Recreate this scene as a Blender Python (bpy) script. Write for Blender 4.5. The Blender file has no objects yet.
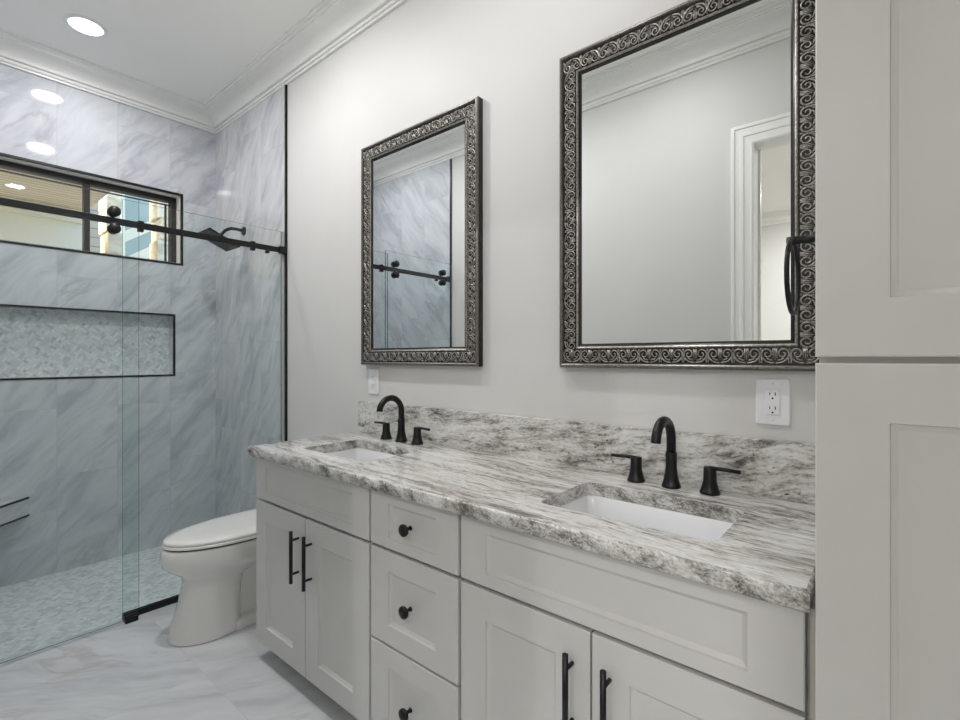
import bpy, bmesh, math, random
from mathutils import Vector, Matrix
PI = math.pi
S = bpy.context.scene
COL = S.collection
random.seed(7)

# ------------------------------------------------------------------ camera
CX, CY, CZ = 0.0, -1.53, 1.28
cam_d = bpy.data.cameras.new('camera')
cam = bpy.data.objects.new('camera', cam_d); COL.objects.link(cam)
cam.location = (CX, CY, CZ)
cam.rotation_euler = (PI/2, 0, math.radians(40.2))
cam_d.sensor_width = 36; cam_d.lens = 489/960*36
cam_d.shift_y = -3/960
cam_d.clip_start = 0.01
S.camera = cam

# ------------------------------------------------------------------ world, exposure, lamp powers
W = bpy.data.worlds.new('world'); S.world = W; W.use_nodes = True
wn = W.node_tree.nodes; wl = W.node_tree.links
bgn = wn['Background']
sky = wn.new('ShaderNodeTexSky'); sky.sky_type = 'NISHITA'; sky.sun_disc = False
sky.sun_elevation = math.radians(38); sky.sun_rotation = math.radians(200); sky.air_density = 1.0; sky.dust_density = 2.5
wl.new(sky.outputs[0], bgn.inputs[0]); bgn.inputs[1].default_value = 0.85
S.view_settings.view_transform = 'Standard'; S.view_settings.look = 'None'
S.view_settings.exposure = 0.11; S.view_settings.gamma = 1.0; S.view_settings.use_curve_mapping = False
CAN_W = 9.8          # each bathroom recessed light
BED_W = 40.0         # each unseen recessed light added in the room behind the doorway
PORCH_W = 14.0
CAN_COL = (0.995, 0.985, 0.985)
S.cycles.diffuse_bounces = 8; S.cycles.max_bounces = 16; S.cycles.transparent_max_bounces = 16

# ------------------------------------------------------------------ node helpers
def c(r, g, b):
    return tuple(((v/255)/12.92 if v/255 <= .04045 else ((v/255+.055)/1.055)**2.4) for v in (r, g, b)) + (1,)

class NT:
    def __init__(s, name):
        s.m = bpy.data.materials.new(name); s.m.use_nodes = True
        s.t = s.m.node_tree; s.n = s.t.nodes; s.b = s.n['Principled BSDF']
    def new(s, typ, **kw):
        n = s.n.new('ShaderNode'+typ)
        for k, v in kw.items(): setattr(n, k, v)
        return n
    def link(s, a, b): s.t.links.new(a, b)
    def put(s, sock, v):
        if isinstance(v, bpy.types.NodeSocket): s.link(v, sock)
        else: sock.default_value = v
    def math(s, op, a, b=None, cl=False):
        n = s.new('Math', operation=op, use_clamp=cl); s.put(n.inputs[0], a)
        if b is not None: s.put(n.inputs[1], b)
        return n.outputs[0]
    def vmath(s, op, a, b=None):
        n = s.new('VectorMath', operation=op); s.put(n.inputs[0], a)
        if b is not None: s.put(n.inputs[1], b)
        return n.outputs[0]
    def mix(s, f, a, b, mode='MIX'):
        n = s.new('MixRGB', blend_type=mode); s.put(n.inputs[0], f); s.put(n.inputs[1], a); s.put(n.inputs[2], b)
        return n.outputs[0]
    def noise(s, v, scale, detail=4, rough=.55, dist=0.0):
        n = s.new('TexNoise'); s.link(v, n.inputs['Vector'])
        n.inputs['Scale'].default_value = scale; n.inputs['Detail'].default_value = detail
        n.inputs['Roughness'].default_value = rough; n.inputs['Distortion'].default_value = dist
        return n.outputs['Fac']
    def mapping(s, v, rot=(0,0,0), scale=(1,1,1), loc=(0,0,0)):
        n = s.new('Mapping'); s.link(v, n.inputs[0]); n.inputs['Rotation'].default_value = rot
        n.inputs['Scale'].default_value = scale; n.inputs['Location'].default_value = loc
        return n.outputs[0]
    def ramp(s, f, stops):
        n = s.new('ValToRGB'); s.link(f, n.inputs[0]); e = n.color_ramp.elements
        while len(e) < len(stops): e.new(0.5)
        for el, (p, col) in zip(e, stops):
            el.position = p; el.color = col if len(col) == 4 else tuple(col)+(1,)
        return n.outputs[0]
    def coords(s, axes):
        """axes: e.g. 'xz' -> vector (x, z, 0) of the object coordinates"""
        tc = s.new('TexCoord'); sp = s.new('SeparateXYZ'); s.link(tc.outputs['Object'], sp.inputs[0])
        cb = s.new('CombineXYZ')
        for i, a in enumerate(axes): s.link(sp.outputs['xyz'.index(a)], cb.inputs[i])
        return cb.outputs[0]
    def bump(s, h, strength=.1, dist=.01):
        n = s.new('Bump'); s.link(h, n.inputs['Height']); n.inputs['Strength'].default_value = strength
        n.inputs['Distance'].default_value = dist; s.link(n.outputs[0], s.b.inputs['Normal'])

def plain(name, col, rough=.5, metal=0.0, noise=0.02, nscale=30, bump=0.0, bscale=200, coat=0.0, spec=None):
    t = NT(name)
    v = t.coords('xyz')
    f = t.noise(v, nscale, 3)
    lo = tuple(max(0, x*(1-noise*2)) for x in col[:3])+(1,); hi = tuple(min(1, x*(1+noise*2)) for x in col[:3])+(1,)
    t.link(t.ramp(f, [(.3, lo), (.7, hi)]), t.b.inputs['Base Color'])
    t.b.inputs['Roughness'].default_value = rough; t.b.inputs['Metallic'].default_value = metal
    if coat: t.b.inputs['Coat Weight'].default_value = coat; t.b.inputs['Coat Roughness'].default_value = .05
    if spec is not None: t.b.inputs['Specular IOR Level'].default_value = spec
    if bump: t.bump(t.noise(v, bscale, 2), bump, .002)
    return t.m

def marble(name, axes, tile=(0.61, 0.305), off=1/3, base=c(200,203,209), dark=c(176,180,189), light=c(213,216,221),
           vein=c(148,146,150), rot=.9, rough=.05, grout=c(184,187,192), shift=(0,0,0), vscale=1.0, mortar=.0016, veinamt=.38, streak=(2.2, 9.0)):
    t = NT(name)
    uv = t.mapping(t.coords(axes), loc=shift)
    br = t.new('TexBrick'); t.link(uv, br.inputs['Vector'])
    br.offset = off; br.offset_frequency = 2; br.squash = 1
    br.inputs['Color1'].default_value = (0,0,0,1); br.inputs['Color2'].default_value = (1,1,1,1); br.inputs['Mortar'].default_value = (0,0,0,1)
    br.inputs['Scale'].default_value = 1; br.inputs['Mortar Size'].default_value = mortar; br.inputs['Mortar Smooth'].default_value = .2
    br.inputs['Brick Width'].default_value = tile[0]; br.inputs['Row Height'].default_value = tile[1]; br.inputs['Bias'].default_value = 0
    offv = t.vmath('MULTIPLY', br.outputs['Color'], (9.3, 5.7, 3.1))
    p = t.vmath('ADD', uv, offv)
    # gentle warp
    wn_ = t.new('TexNoise'); t.link(p, wn_.inputs['Vector']); wn_.inputs['Scale'].default_value = 2.2*vscale; wn_.inputs['Detail'].default_value = 2
    wv = t.vmath('MULTIPLY', t.vmath('SUBTRACT', wn_.outputs['Color'], (.5,.5,.5)), (.22,.22,.22))
    p = t.vmath('ADD', p, wv)
    q = t.mapping(p, rot=(0,0,rot)); q2 = t.mapping(q, scale=(streak[0]*vscale, streak[1]*vscale, 1))
    cloud = t.noise(q2, .9, 5, .6)
    fine = t.noise(t.mapping(q, scale=(4*vscale, 26*vscale, 1)), 1.2, 4, .6)
    f = t.math('ADD', t.math('MULTIPLY', cloud, .72), t.math('MULTIPLY', fine, .28))
    col = t.ramp(f, [(.36, dark), (.5, base), (.66, light)])
    # sparse thin veins where a stretched noise crosses one half
    vn = t.noise(t.mapping(q, scale=(1.5*vscale, 5.2*vscale, 1), loc=(3,7,0)), .9, 5, .55)
    ridge = t.math('ABSOLUTE', t.math('SUBTRACT', vn, .5))
    rl = t.math('SUBTRACT', 1, t.math('MULTIPLY', ridge, 34), True)
    sel = t.math('MULTIPLY', t.math('SUBTRACT', t.noise(p, 1.4*vscale, 2), .42), 4, True)
    va = t.math('MULTIPLY', t.math('MULTIPLY', rl, sel, True), veinamt)
    col = t.mix(va, col, vein)
    col = t.mix(t.math('MULTIPLY', br.outputs['Fac'], .75), col, grout)
    t.link(col, t.b.inputs['Base Color'])
    t.b.inputs['Roughness'].default_value = rough
    t.bump(t.math('SUBTRACT', 1, br.outputs['Fac']), .15, .001)
    return t.m

def mosaic(name, axes, rot=.785, w=.05, h=.018, tone=1.0, rough=.3, hi=.8, lo=.35):
    t = NT(name)
    uv0 = t.coords(axes)
    # herringbone-like: two rotations of small bricks chosen by a checker
    def b(rz):
        uv = t.mapping(uv0, rot=(0,0,rz))
        br = t.new('TexBrick'); t.link(uv, br.inputs['Vector']); br.offset = .5
        br.inputs['Color1'].default_value = (0,0,0,1); br.inputs['Color2'].default_value = (1,1,1,1); br.inputs['Mortar'].default_value = (.5,.5,.5,1)
        br.inputs['Scale'].default_value = 1; br.inputs['Mortar Size'].default_value = .0015
        br.inputs['Brick Width'].default_value = w; br.inputs['Row Height'].default_value = h
        return br
    b1 = b(rot); b2 = b(rot+PI/2)
    ch = t.new('TexChecker'); t.link(t.mapping(uv0, rot=(0,0,rot)), ch.inputs[0]); ch.inputs['Scale'].default_value = 1/(h*3)
    col = t.mix(ch.outputs['Fac'], b1.outputs['Color'], b2.outputs['Color']); fac = t.mix(ch.outputs['Fac'], b1.outputs['Fac'], b2.outputs['Fac'])
    n = t.noise(uv0, 22, 4, .6)
    f = t.math('ADD', t.math('MULTIPLY', col, .5), t.math('MULTIPLY', n, .5))
    k = tone
    C = t.ramp(f, [(.2, tuple(x*k for x in c(182,190,194)[:3])), (lo+.1, tuple(x*k for x in c(214,220,222)[:3])), (hi, tuple(x*k for x in c(238,241,242)[:3]))])
    C = t.mix(t.math('MULTIPLY', fac, .5), C, tuple(x*k for x in c(206,210,212)[:3])+(1,))
    t.link(C, t.b.inputs['Base Color']); t.b.inputs['Roughness'].default_value = rough
    t.bump(t.math('SUBTRACT', 1, fac), .2, .001)
    return t.m

def granite(name, axes, s=1.0, rot=.05, whiter=0.0, shift=(0,0,0), rough=.13, iso=1.0, fleck=.30):
    t = NT(name)
    if axes == 'edge':
        tc = t.new('TexCoord'); sp = t.new('SeparateXYZ'); t.link(tc.outputs['Object'], sp.inputs[0]); cb = t.new('CombineXYZ')
        t.link(t.math('ADD', sp.outputs[0], sp.outputs[1]), cb.inputs[0]); t.link(sp.outputs[2], cb.inputs[1]); uv = cb.outputs[0]
    else: uv = t.mapping(t.coords(axes), loc=shift)
    wn_ = t.new('TexNoise'); t.link(uv, wn_.inputs['Vector']); wn_.inputs['Scale'].default_value = 3.0*s; wn_.inputs['Detail'].default_value = 4
    wv = t.vmath('MULTIPLY', t.vmath('SUBTRACT', wn_.outputs['Color'], (.5,.5,.5)), (.16/s, .10/s, .1/s))
    p = t.mapping(t.vmath('ADD', uv, wv), rot=(0,0,rot))
    big = t.noise(t.mapping(p, scale=(1.3*s, 1.3*s+5.2*s*iso, 1)), 1.5, 6, .62)
    mid = t.noise(t.mapping(p, scale=(3.5*s, 3.5*s+26*s*iso, 1)), 1.5, 6, .68)
    spk = t.noise(t.mapping(p, scale=(14*s, 14*s+46*s*iso, 1)), 2.2, 4, .7)
    f = t.math('ADD', t.math('ADD', t.math('MULTIPLY', big, .38), t.math('MULTIPLY', mid, .36)), t.math('MULTIPLY', spk, .26))
    w = whiter
    col = t.ramp(f, [(.37-w*.5, c(70,70,68)), (.43-w, c(124,123,119)), (.466-w, c(172,169,164)), (.51-w, c(208,207,203)), (.59, c(228,228,226))])
    # warm beige patches
    wm = t.math('MULTIPLY', t.math('SUBTRACT', t.noise(t.mapping(p, scale=(1.6, 8, 1), loc=(5,2,0)), 1.6, 3), .53), 5, True)
    col = t.mix(t.math('MULTIPLY', wm, .35), col, c(186,172,158))
    # dark flecks
    fl = t.noise(t.mapping(p, scale=(30*s, 75*s, 1)), 1.3, 3, .7)
    zone = t.math('MULTIPLY', t.math('SUBTRACT', .5, big), 7, True)
    fm = t.math('MULTIPLY', t.math('MULTIPLY', t.math('SUBTRACT', .42, fl), 14, True), t.math('ADD', zone, fleck, True))
    col = t.mix(fm, col, c(48,48,48))
    t.link(col, t.b.inputs['Base Color'])
    t.b.inputs['Roughness'].default_value = rough
    return t.m

def glass(name, tint, edge, gloss=.0):
    """clear sheet: tinted see-through with a Fresnel mirror on top"""
    t = NT(name); t.n.remove(t.b)
    out = [n for n in t.n if n.type == 'OUTPUT_MATERIAL'][0]
    tr = t.new('BsdfTransparent'); tr.inputs[0].default_value = tint
    gl = t.new('BsdfGlossy'); gl.inputs['Roughness'].default_value = .0; gl.inputs['Color'].default_value = (.95,1,1,1)
    fr = t.new('Fresnel'); fr.inputs['IOR'].default_value = 1.42
    geo = t.new('NewGeometry')
    fac = t.math('MULTIPLY', fr.outputs[0], t.math('SUBTRACT', 1, geo.outputs['Backfacing']))
    mx = t.new('MixShader'); t.link(fac, mx.inputs[0]); t.link(tr.outputs[0], mx.inputs[1]); t.link(gl.outputs[0], mx.inputs[2])
    t.link(mx.outputs[0], out.inputs[0])
    return t.m

def emit(name, col, st):
    t = NT(name)
    t.b.inputs['Base Color'].default_value = col; t.b.inputs['Emission Color'].default_value = col; t.b.inputs['Emission Strength'].default_value = st
    return t.m

def boards(name, axes, w, col, gap=c(90,84,74), rough=.6, horizontal=True):
    t = NT(name)
    v = t.coords(axes)
    br = t.new('TexBrick'); t.link(v, br.inputs['Vector']); br.offset = .37
    br.inputs['Color1'].default_value = tuple(x*.88 for x in col[:3])+(1,); br.inputs['Color2'].default_value = col; br.inputs['Mortar'].default_value = gap
    br.inputs['Scale'].default_value = 1; br.inputs['Mortar Size'].default_value = .006; br.inputs['Brick Width'].default_value = 3.2; br.inputs['Row Height'].default_value = w
    t.link(br.outputs['Color'], t.b.inputs['Base Color']); t.b.inputs['Roughness'].default_value = rough
    t.bump(t.math('SUBTRACT', 1, br.outputs['Fac']), .4, .004)
    return t.m

def stone(name):
    t = NT(name)
    v = t.coords('xyz')
    vo = t.new('TexVoronoi'); t.link(t.mapping(v, scale=(4, 4, 7)), vo.inputs['Vector']); vo.inputs['Scale'].default_value = 1.6
    n = t.noise(v, 9, 5, .6)
    col = t.mix(.55, t.ramp(vo.outputs['Color'], [(.1, c(176,152,118)), (.5, c(214,196,162)), (.9, c(232,220,192))]), t.ramp(n, [(.3, c(170,150,120)), (.7, c(236,226,204))]))
    t.link(col, t.b.inputs['Base Color']); t.b.inputs['Roughness'].default_value = .9
    t.bump(t.math('ADD', n, vo.outputs['Distance']), .6, .02)
    return t.m

# ------------------------------------------------------------------ materials
M = {}
M['wall'] = plain('wall_paint', c(212,211,209), .55, noise=.008, nscale=3, bump=.04, bscale=260)
M['ceil'] = plain('ceiling_paint', c(243,243,240), .65, noise=.006, nscale=2)
M['trim'] = plain('trim_paint', c(236,236,233), .38, noise=.006, nscale=6)
M['bed'] = plain('bedroom_paint', c(206,205,200), .6, noise=.01, nscale=2)
M['cab'] = plain('cabinet_paint', c(207,206,203), .36, noise=.010, nscale=5, bump=.02, bscale=300)
M['cabdark'] = plain('cabinet_carcass_paint', c(190,186,178), .5, noise=.01)
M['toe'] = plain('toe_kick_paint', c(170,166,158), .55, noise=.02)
M['tile_left'] = marble('marble_tile_left', 'zy', shift=(.05, .005, 0), rot=-.75)
M['tile_back'] = marble('marble_tile_back', 'zx', shift=(.25, .11, 0), rot=-.55, base=c(202,203,206), light=c(216,216,218))
M['tile_front'] = marble('marble_tile_front', 'zx', shift=(.2, .11, 0), rot=.75, grout=c(192,195,200))
M['tile_flat'] = marble('marble_slab', 'xy', tile=(3,3), base=c(206,209,213), dark=c(168,172,180))
M['tile_edge'] = marble('marble_slab_edge', 'xz', tile=(3,3), rot=.3)
M['floor'] = marble('marble_floor', 'xy', tile=(1.2, .6), off=.5, base=c(207,210,213), dark=c(188,192,197), light=c(217,219,222), vein=c(170,163,156),
                    rot=-.85, rough=.08, grout=c(196,198,201), shift=(.33, .14, 0), vscale=1.1, veinamt=.45, streak=(1.6, 7.5))
M['mosaic_floor'] = mosaic('mosaic_floor', 'xy', rot=.9)
M['mosaic_niche'] = mosaic('mosaic_niche', 'yz', rot=.6, w=.04, h=.016, tone=.92)
M['granite'] = granite('granite_top', 'xy', 1.0, rot=.06)
M['granite_edge'] = granite('granite_edge', 'edge', 4.0, rot=.2, whiter=-.018, rough=.22, iso=.12, fleck=.6)
M['granite_splash'] = granite('granite_backsplash', 'xz', 1.5, rot=-.12, whiter=-.004, iso=.50, fleck=.45, shift=(.4, .2, 0), rough=.2)
M['black'] = plain('matte_black_metal', c(22,22,23), .38, .35, noise=.02, spec=.5)
M['blacktrim'] = plain('black_edge_trim', c(14,14,15), .35, .3)
M['gap_dark'] = plain('dark_gap_fill', c(18,18,18), .5)  # near-black fill for the toilet seat gap and the outlet slots
M['porcelain'] = plain('white_porcelain', c(232,231,227), .06, coat=.6, noise=.003)
M['basin'] = plain('white_basin', c(228,228,230), .08, coat=.5, noise=.002)
M['plastic'] = plain('white_plastic', c(232,233,236), .3, noise=.003)
M['frame_black'] = plain('frame_black_lacquer', c(20,18,17), .25, noise=.05)
M['frame_silver'] = plain('frame_worn_silver', c(160,156,149), .36, .75, noise=.25, nscale=160)
M['frame_band'] = plain('frame_pewter_band', c(112,109,104), .33, .7, noise=.2, nscale=120)
t = NT('mirror_silver'); t.b.inputs['Metallic'].default_value = 1; t.b.inputs['Roughness'].default_value = 0
t.b.inputs['Base Color'].default_value = (.90,.92,.915,1); M['mirror'] = t.m
M['glass'] = glass('shower_glass', (.945,.970,.963,1), None)
M['glass_edge'] = plain('glass_edge_green', c(58,92,90), .15, noise=.05)
M['winglass'] = glass('window_glass', (.97,.98,.97,1), None)
M['winframe'] = plain('dark_bronze_window_frame', c(38,36,36), .4, .3)
M['reveal'] = plain('window_reveal', c(222,220,214), .5)
M['lens'] = emit('lamp_lens', (1,.98,.95,1), 6)
M['outbeam'] = plain('cream_trim_paint', c(228,223,208), .6, noise=.01)
M['outboards'] = boards('porch_boards', 'yx', .09, c(232,214,192), gap=c(128,110,92))
M['outsiding'] = boards('lap_siding', 'yz', .14, c(166,156,138), gap=c(92,88,80))
M['outstone'] = stone('limestone')
M['outglass'] = plain('neighbour_window_glass', c(150,162,157), .7, noise=.05, nscale=2)
M['ground'] = plain('ground', c(190,184,168), .9, noise=.1, nscale=2)

# ------------------------------------------------------------------ geometry helpers
def box(bm, x0, x1, y0, y1, z0, z1, mi=0):
    v = [bm.verts.new((x, y, z)) for z in (z0, z1) for y in (y0, y1) for x in (x0, x1)]
    fs = []
    for idx in ((0,2,3,1), (4,5,7,6), (0,1,5,4), (2,6,7,3), (0,4,6,2), (1,3,7,5)):
        f = bm.faces.new([v[i] for i in idx]); f.material_index = mi; fs.append(f)
    return fs

def frame_axes(d):
    d = d.normalized(); a = Vector((0,0,1)) if abs(d.z) < .9 else Vector((1,0,0))
    u = d.cross(a).normalized(); return u, d.cross(u).normalized()

def tube(bm, pts, r, seg=12, cap=True, mi=0, closed=False, flat=1.0):
    pts = [Vector(p) for p in pts]; n = len(pts)
    rs = r if isinstance(r, (list, tuple)) else [r]*n
    rings = []; u = None
    for i, p in enumerate(pts):
        if closed: d = pts[(i+1) % n]-pts[i-1]
        else: d = pts[min(i+1, n-1)]-pts[max(i-1, 0)]
        d.normalize()
        if u is None: u, w = frame_axes(d)
        else:
            u = (u-d*u.dot(d)).normalized(); w = d.cross(u).normalized()
        rings.append([bm.verts.new(p+(u*math.cos(2*PI*k/seg)+w*math.sin(2*PI*k/seg)*flat)*rs[i]) for k in range(seg)])
    m = n if closed else n-1
    for i in range(m):
        a, b = rings[i], rings[(i+1) % n]
        for k in range(seg):
            f = bm.faces.new((a[k], a[(k+1) % seg], b[(k+1) % seg], b[k])); f.smooth = True; f.material_index = mi
    if cap and not closed:
        for rr in (rings[0], rings[-1]):
            f = bm.faces.new(rr); f.material_index = mi
    return rings

def lathe(bm, prof, cen, axis='z', seg=28, mi=0):
    """prof: list of (radius, height along the axis)"""
    cen = Vector(cen); rings = []
    ax = {'x': Vector((1,0,0)), 'y': Vector((0,1,0)), 'z': Vector((0,0,1)), '-y': Vector((0,-1,0)), '-x': Vector((-1,0,0)), '-z': Vector((0,0,-1))}[axis]
    u, w = frame_axes(ax)
    for r, h in prof:
        if r < 1e-6: rings.append([bm.verts.new(cen+ax*h)])
        else: rings.append([bm.verts.new(cen+ax*h+(u*math.cos(2*PI*k/seg)+w*math.sin(2*PI*k/seg))*r) for k in range(seg)])
    for a, b in zip(rings, rings[1:]):
        for k in range(seg):
            k2 = (k+1) % seg
            if len(a) == 1 and len(b) == 1: continue
            if len(a) == 1: f = bm.faces.new((a[0], b[k2], b[k]))
            elif len(b) == 1: f = bm.faces.new((a[k], a[k2], b[0]))
            else: f = bm.faces.new((a[k], a[k2], b[k2], b[k]))
            f.smooth = True; f.material_index = mi
    for rr in (rings[0], rings[-1]):
        if len(rr) > 2: f = bm.faces.new(rr); f.material_index = mi

def loft(bm, loops, cap0=True, cap1=True, mi=0, smooth=True):
    rings = [[bm.verts.new(p) for p in L] for L in loops]
    for a, b in zip(rings, rings[1:]):
        n = len(a)
        for k in range(n):
            f = bm.faces.new((a[k], a[(k+1) % n], b[(k+1) % n], b[k])); f.smooth = smooth; f.material_index = mi
    if cap0: f = bm.faces.new(list(reversed(rings[0]))); f.material_index = mi
    if cap1: f = bm.faces.new(rings[-1]); f.material_index = mi
    return rings

def root_of(o):
    while o.parent: o = o.parent
    return o

def obj(name, bm, mat, parent=None, bevel=0.0, bseg=2, sharp=None, kind=None, label=None):
    bmesh.ops.recalc_face_normals(bm, faces=bm.faces[:])
    if parent is not None:
        loc = root_of(parent).location
        bmesh.ops.translate(bm, verts=bm.verts[:], vec=-Vector(loc))
    me = bpy.data.meshes.new(name); bm.to_mesh(me); bm.free()
    for m in (mat if isinstance(mat, (list, tuple)) else [mat]): me.materials.append(m)
    o = bpy.data.objects.new(name, me); COL.objects.link(o)
    if parent is not None: o.parent = parent
    if sharp is not None:
        for p in me.polygons: p.use_smooth = True
        me.set_sharp_from_angle(angle=math.radians(sharp))
    if bevel:
        b = o.modifiers.new('bevel', 'BEVEL'); b.width = bevel; b.segments = bseg; b.limit_method = 'ANGLE'; b.angle_limit = math.radians(40)
        b.harden_normals = False
    if kind: o['kind'] = kind
    if label: o['label'] = label
    return o

def thing(name, label, cat, loc, group=None):
    o = bpy.data.objects.new(name, None); COL.objects.link(o); o.location = loc; o.empty_display_size = .1
    o['label'] = label; o['category'] = cat
    if group: o['group'] = group
    return o

def tag(o, label, cat, group=None):
    o['label'] = label; o['category'] = cat
    if group: o['group'] = group
    return o

def struct(name, bm, mat, parent=None, **kw):
    return obj(name, bm, mat, parent, kind='structure', **kw)

def dup(root, loc, label):
    r = root.copy(); COL.objects.link(r); r.location = loc; r['label'] = label
    for ch in list(root.children):
        k = ch.copy(); COL.objects.link(k); k.parent = r
        for g in list(ch.children):
            d = g.copy(); COL.objects.link(d); d.parent = k
    return r

B = bmesh.new

# ================================================================== SETTING
XS = -3.879        # shower end wall
XT = -2.846        # tile edge / glass line
YF = -1.50         # wall with the doorway
XR = 0.51
ZC = 3.07
ZCB = 2.948        # crown bottom
WT = 0.15

# floor (main) and lowered curbless shower floor
bm = B(); box(bm, -2.876, XR+.1, YF-.12, 0.1, -.1, 0); struct('floor', bm, M['floor'])
bm = B(); box(bm, XS-.1, -2.876, YF-.1, .1, -.13, -.03); struct('floor_shower', bm, M['mosaic_floor'])
bm = B(); box(bm, XS-.3, XR+.3, YF-.12, .3, ZC, ZC+.1); struct('ceiling', bm, M['ceil'])
# vanity wall
bm = B(); box(bm, XS-.2, XR+.2, .0, WT, -.1, ZC); struct('wall_back', bm, M['wall'])
bm = B(); box(bm, XS, XT, -.010, .0, -.03, ZC-.02); struct('wall_back_shower', bm, M['tile_back'])
# right wall
bm = B(); box(bm, XR, XR+.12, YF-.12, 0, -.1, ZC); struct('wall_right', bm, M['wall'])
# front wall with doorway
DX0, DX1, DZ = -.578, .26, 2.44
bm = B()
box(bm, XS-.2, DX0-.015, YF-.12, YF, -.1, ZC); box(bm, DX1+.015, XR, YF-.12, YF, -.1, ZC); box(bm, DX0-.015, DX1+.015, YF-.12, YF, DZ+.015, ZC)
struct('wall_front', bm, M['wall'])
bm = B(); box(bm, XS, XT, YF, YF+.010, -.03, ZC-.02); struct('wall_front_shower', bm, M['tile_front'])
# shower end wall with the window opening and the niche
WY0, WY1, WZ0, WZ1 = -1.217, -.243, 1.945, 2.43
NY0, NY1, NZ0, NZ1 = -1.222, -.291, 1.158, 1.570
def wall_with_holes(bm, x0, x1, ys, zs, holes):
    for i in range(len(ys)-1):
        for j in range(len(zs)-1):
            ym, zm = (ys[i]+ys[i+1])/2, (zs[j]+zs[j+1])/2
            if any(h[0] < ym < h[1] and h[2] < zm < h[3] for h in holes): continue
            box(bm, x0, x1, ys[i], ys[i+1], zs[j], zs[j+1])
def merge(bm):
    bmesh.ops.remove_doubles(bm, verts=bm.verts[:], dist=1e-5)
    # drop interior double faces
    seen = {}
    for f in bm.faces:
        k = tuple(sorted(v.index for v in f.verts)); seen.setdefault(k, []).append(f)
    bmesh.ops.delete(bm, geom=[f for l in seen.values() if len(l) > 1 for f in l], context='FACES_ONLY')
bm = B()
wall_with_holes(bm, XS-.22, XS, [YF, WY0, NY0, NY1, WY1, 0] if WY0 < NY0 else [YF, NY0, WY0, NY1, WY1, 0], [-.1, NZ0, NZ1, WZ0, WZ1, ZC],
                [(WY0, WY1, WZ0, WZ1), (NY0, NY1, NZ0, NZ1)])
bm.verts.index_update(); bmesh.ops.remove_doubles(bm, verts=bm.verts[:], dist=1e-5); bm.verts.index_update()
seen = {}
for f in bm.faces: seen.setdefault(tuple(sorted(v.index for v in f.verts)), []).append(f)
bmesh.ops.delete(bm, geom=[f for l in seen.values() if len(l) > 1 for f in l], context='FACES')
wl_ = struct('wall_left', bm, M['tile_left'])
# niche back (mosaic) + sides
bm = B(); box(bm, XS-.10, XS-.09, NY0, NY1, NZ0, NZ1); nb = struct('wall_left_niche', bm, M['mosaic_niche'])
bm = B()
def ring_yz(bm, x0, x1, y0, y1, z0, z1, w):
    box(bm, x0, x1, y0-w, y1+w, z1, z1+w); box(bm, x0, x1, y0-w, y1+w, z0-w, z0); box(bm, x0, x1, y0-w, y0, z0, z1); box(bm, x0, x1, y1, y1+w, z0, z1)
ring_yz(bm, XS-.012, XS+.004, NY0, NY1, NZ0, NZ1, .012); struct('trim_4', bm, M['blacktrim'])
bm = B(); ring_yz(bm, XS-.012, XS+.004, WY0, WY1, WZ0, WZ1, .013); struct('trim_5', bm, M['blacktrim'])
# vertical black tile edge strips
bm = B(); box(bm, XT-.006, XT+.006, -.013, .0, 0, ZCB+.01); struct('trim_6', bm, M['blacktrim'])
bm = B(); box(bm, XT-.006, XT+.006, YF, YF+.013, 0, ZCB+.01); struct('trim_7', bm, M['blacktrim'])

# window: frame, mullion, panes
wx = XS-.10
bm = B()
f = .035
box(bm, wx-.05, wx+.02, WY0, WY1, WZ1-f, WZ1); box(bm, wx-.05, wx+.02, WY0, WY1, WZ0, WZ0+.018); box(bm, wx-.05, wx+.02, WY0, WY0+f, WZ0+.018, WZ1-f); box(bm, wx-.05, wx+.02, WY1-f, WY1, WZ0+.018, WZ1-f)
box(bm, wx-.045, wx+.012, -.772, -.742, WZ0+.018, WZ1-f)
win = struct('window_1', bm, M['winframe'], bevel=.002)
bm = B()
for a, b_ in ((WY0+f, -.772), (-.742, WY1-f)):
    y0, y1, z0, z1 = a, b_, WZ0+.018, WZ1-f
    w = .012; box(bm, wx-.035, wx-.015, y0, y1, z1-.006-.016, z1-.016)
    if b_ > -.5: box(bm, wx-.035, wx-.015, y1-.009-.02, y1-.02, z0, z1-.0221)
obj('sash', bm, M['winframe'], win)
bm = B(); box(bm, wx-.03, wx-.024, WY0+f, -.772, WZ0+.018, WZ1-f); obj('glass_pane', bm, M['winglass'], win)
bm = B(); box(bm, wx-.03, wx-.024, -.742, WY1-f, WZ0+.018, WZ1-f); obj('glass_pane', bm, M['winglass'], win)
# painted reveal lining of the window opening
bm = B()
e = .004
box(bm, wx+.02, XS-.012, WY0, WY1, WZ1-e, WZ1); box(bm, wx+.02, XS-.012, WY0, WY1, WZ0, WZ0+e); box(bm, wx+.02, XS-.012, WY0, WY0+e, WZ0+e, WZ1-e); box(bm, wx+.02, XS-.012, WY1-e, WY1, WZ0+e, WZ1-e)
struct('trim_8', bm, M['reveal'])

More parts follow.
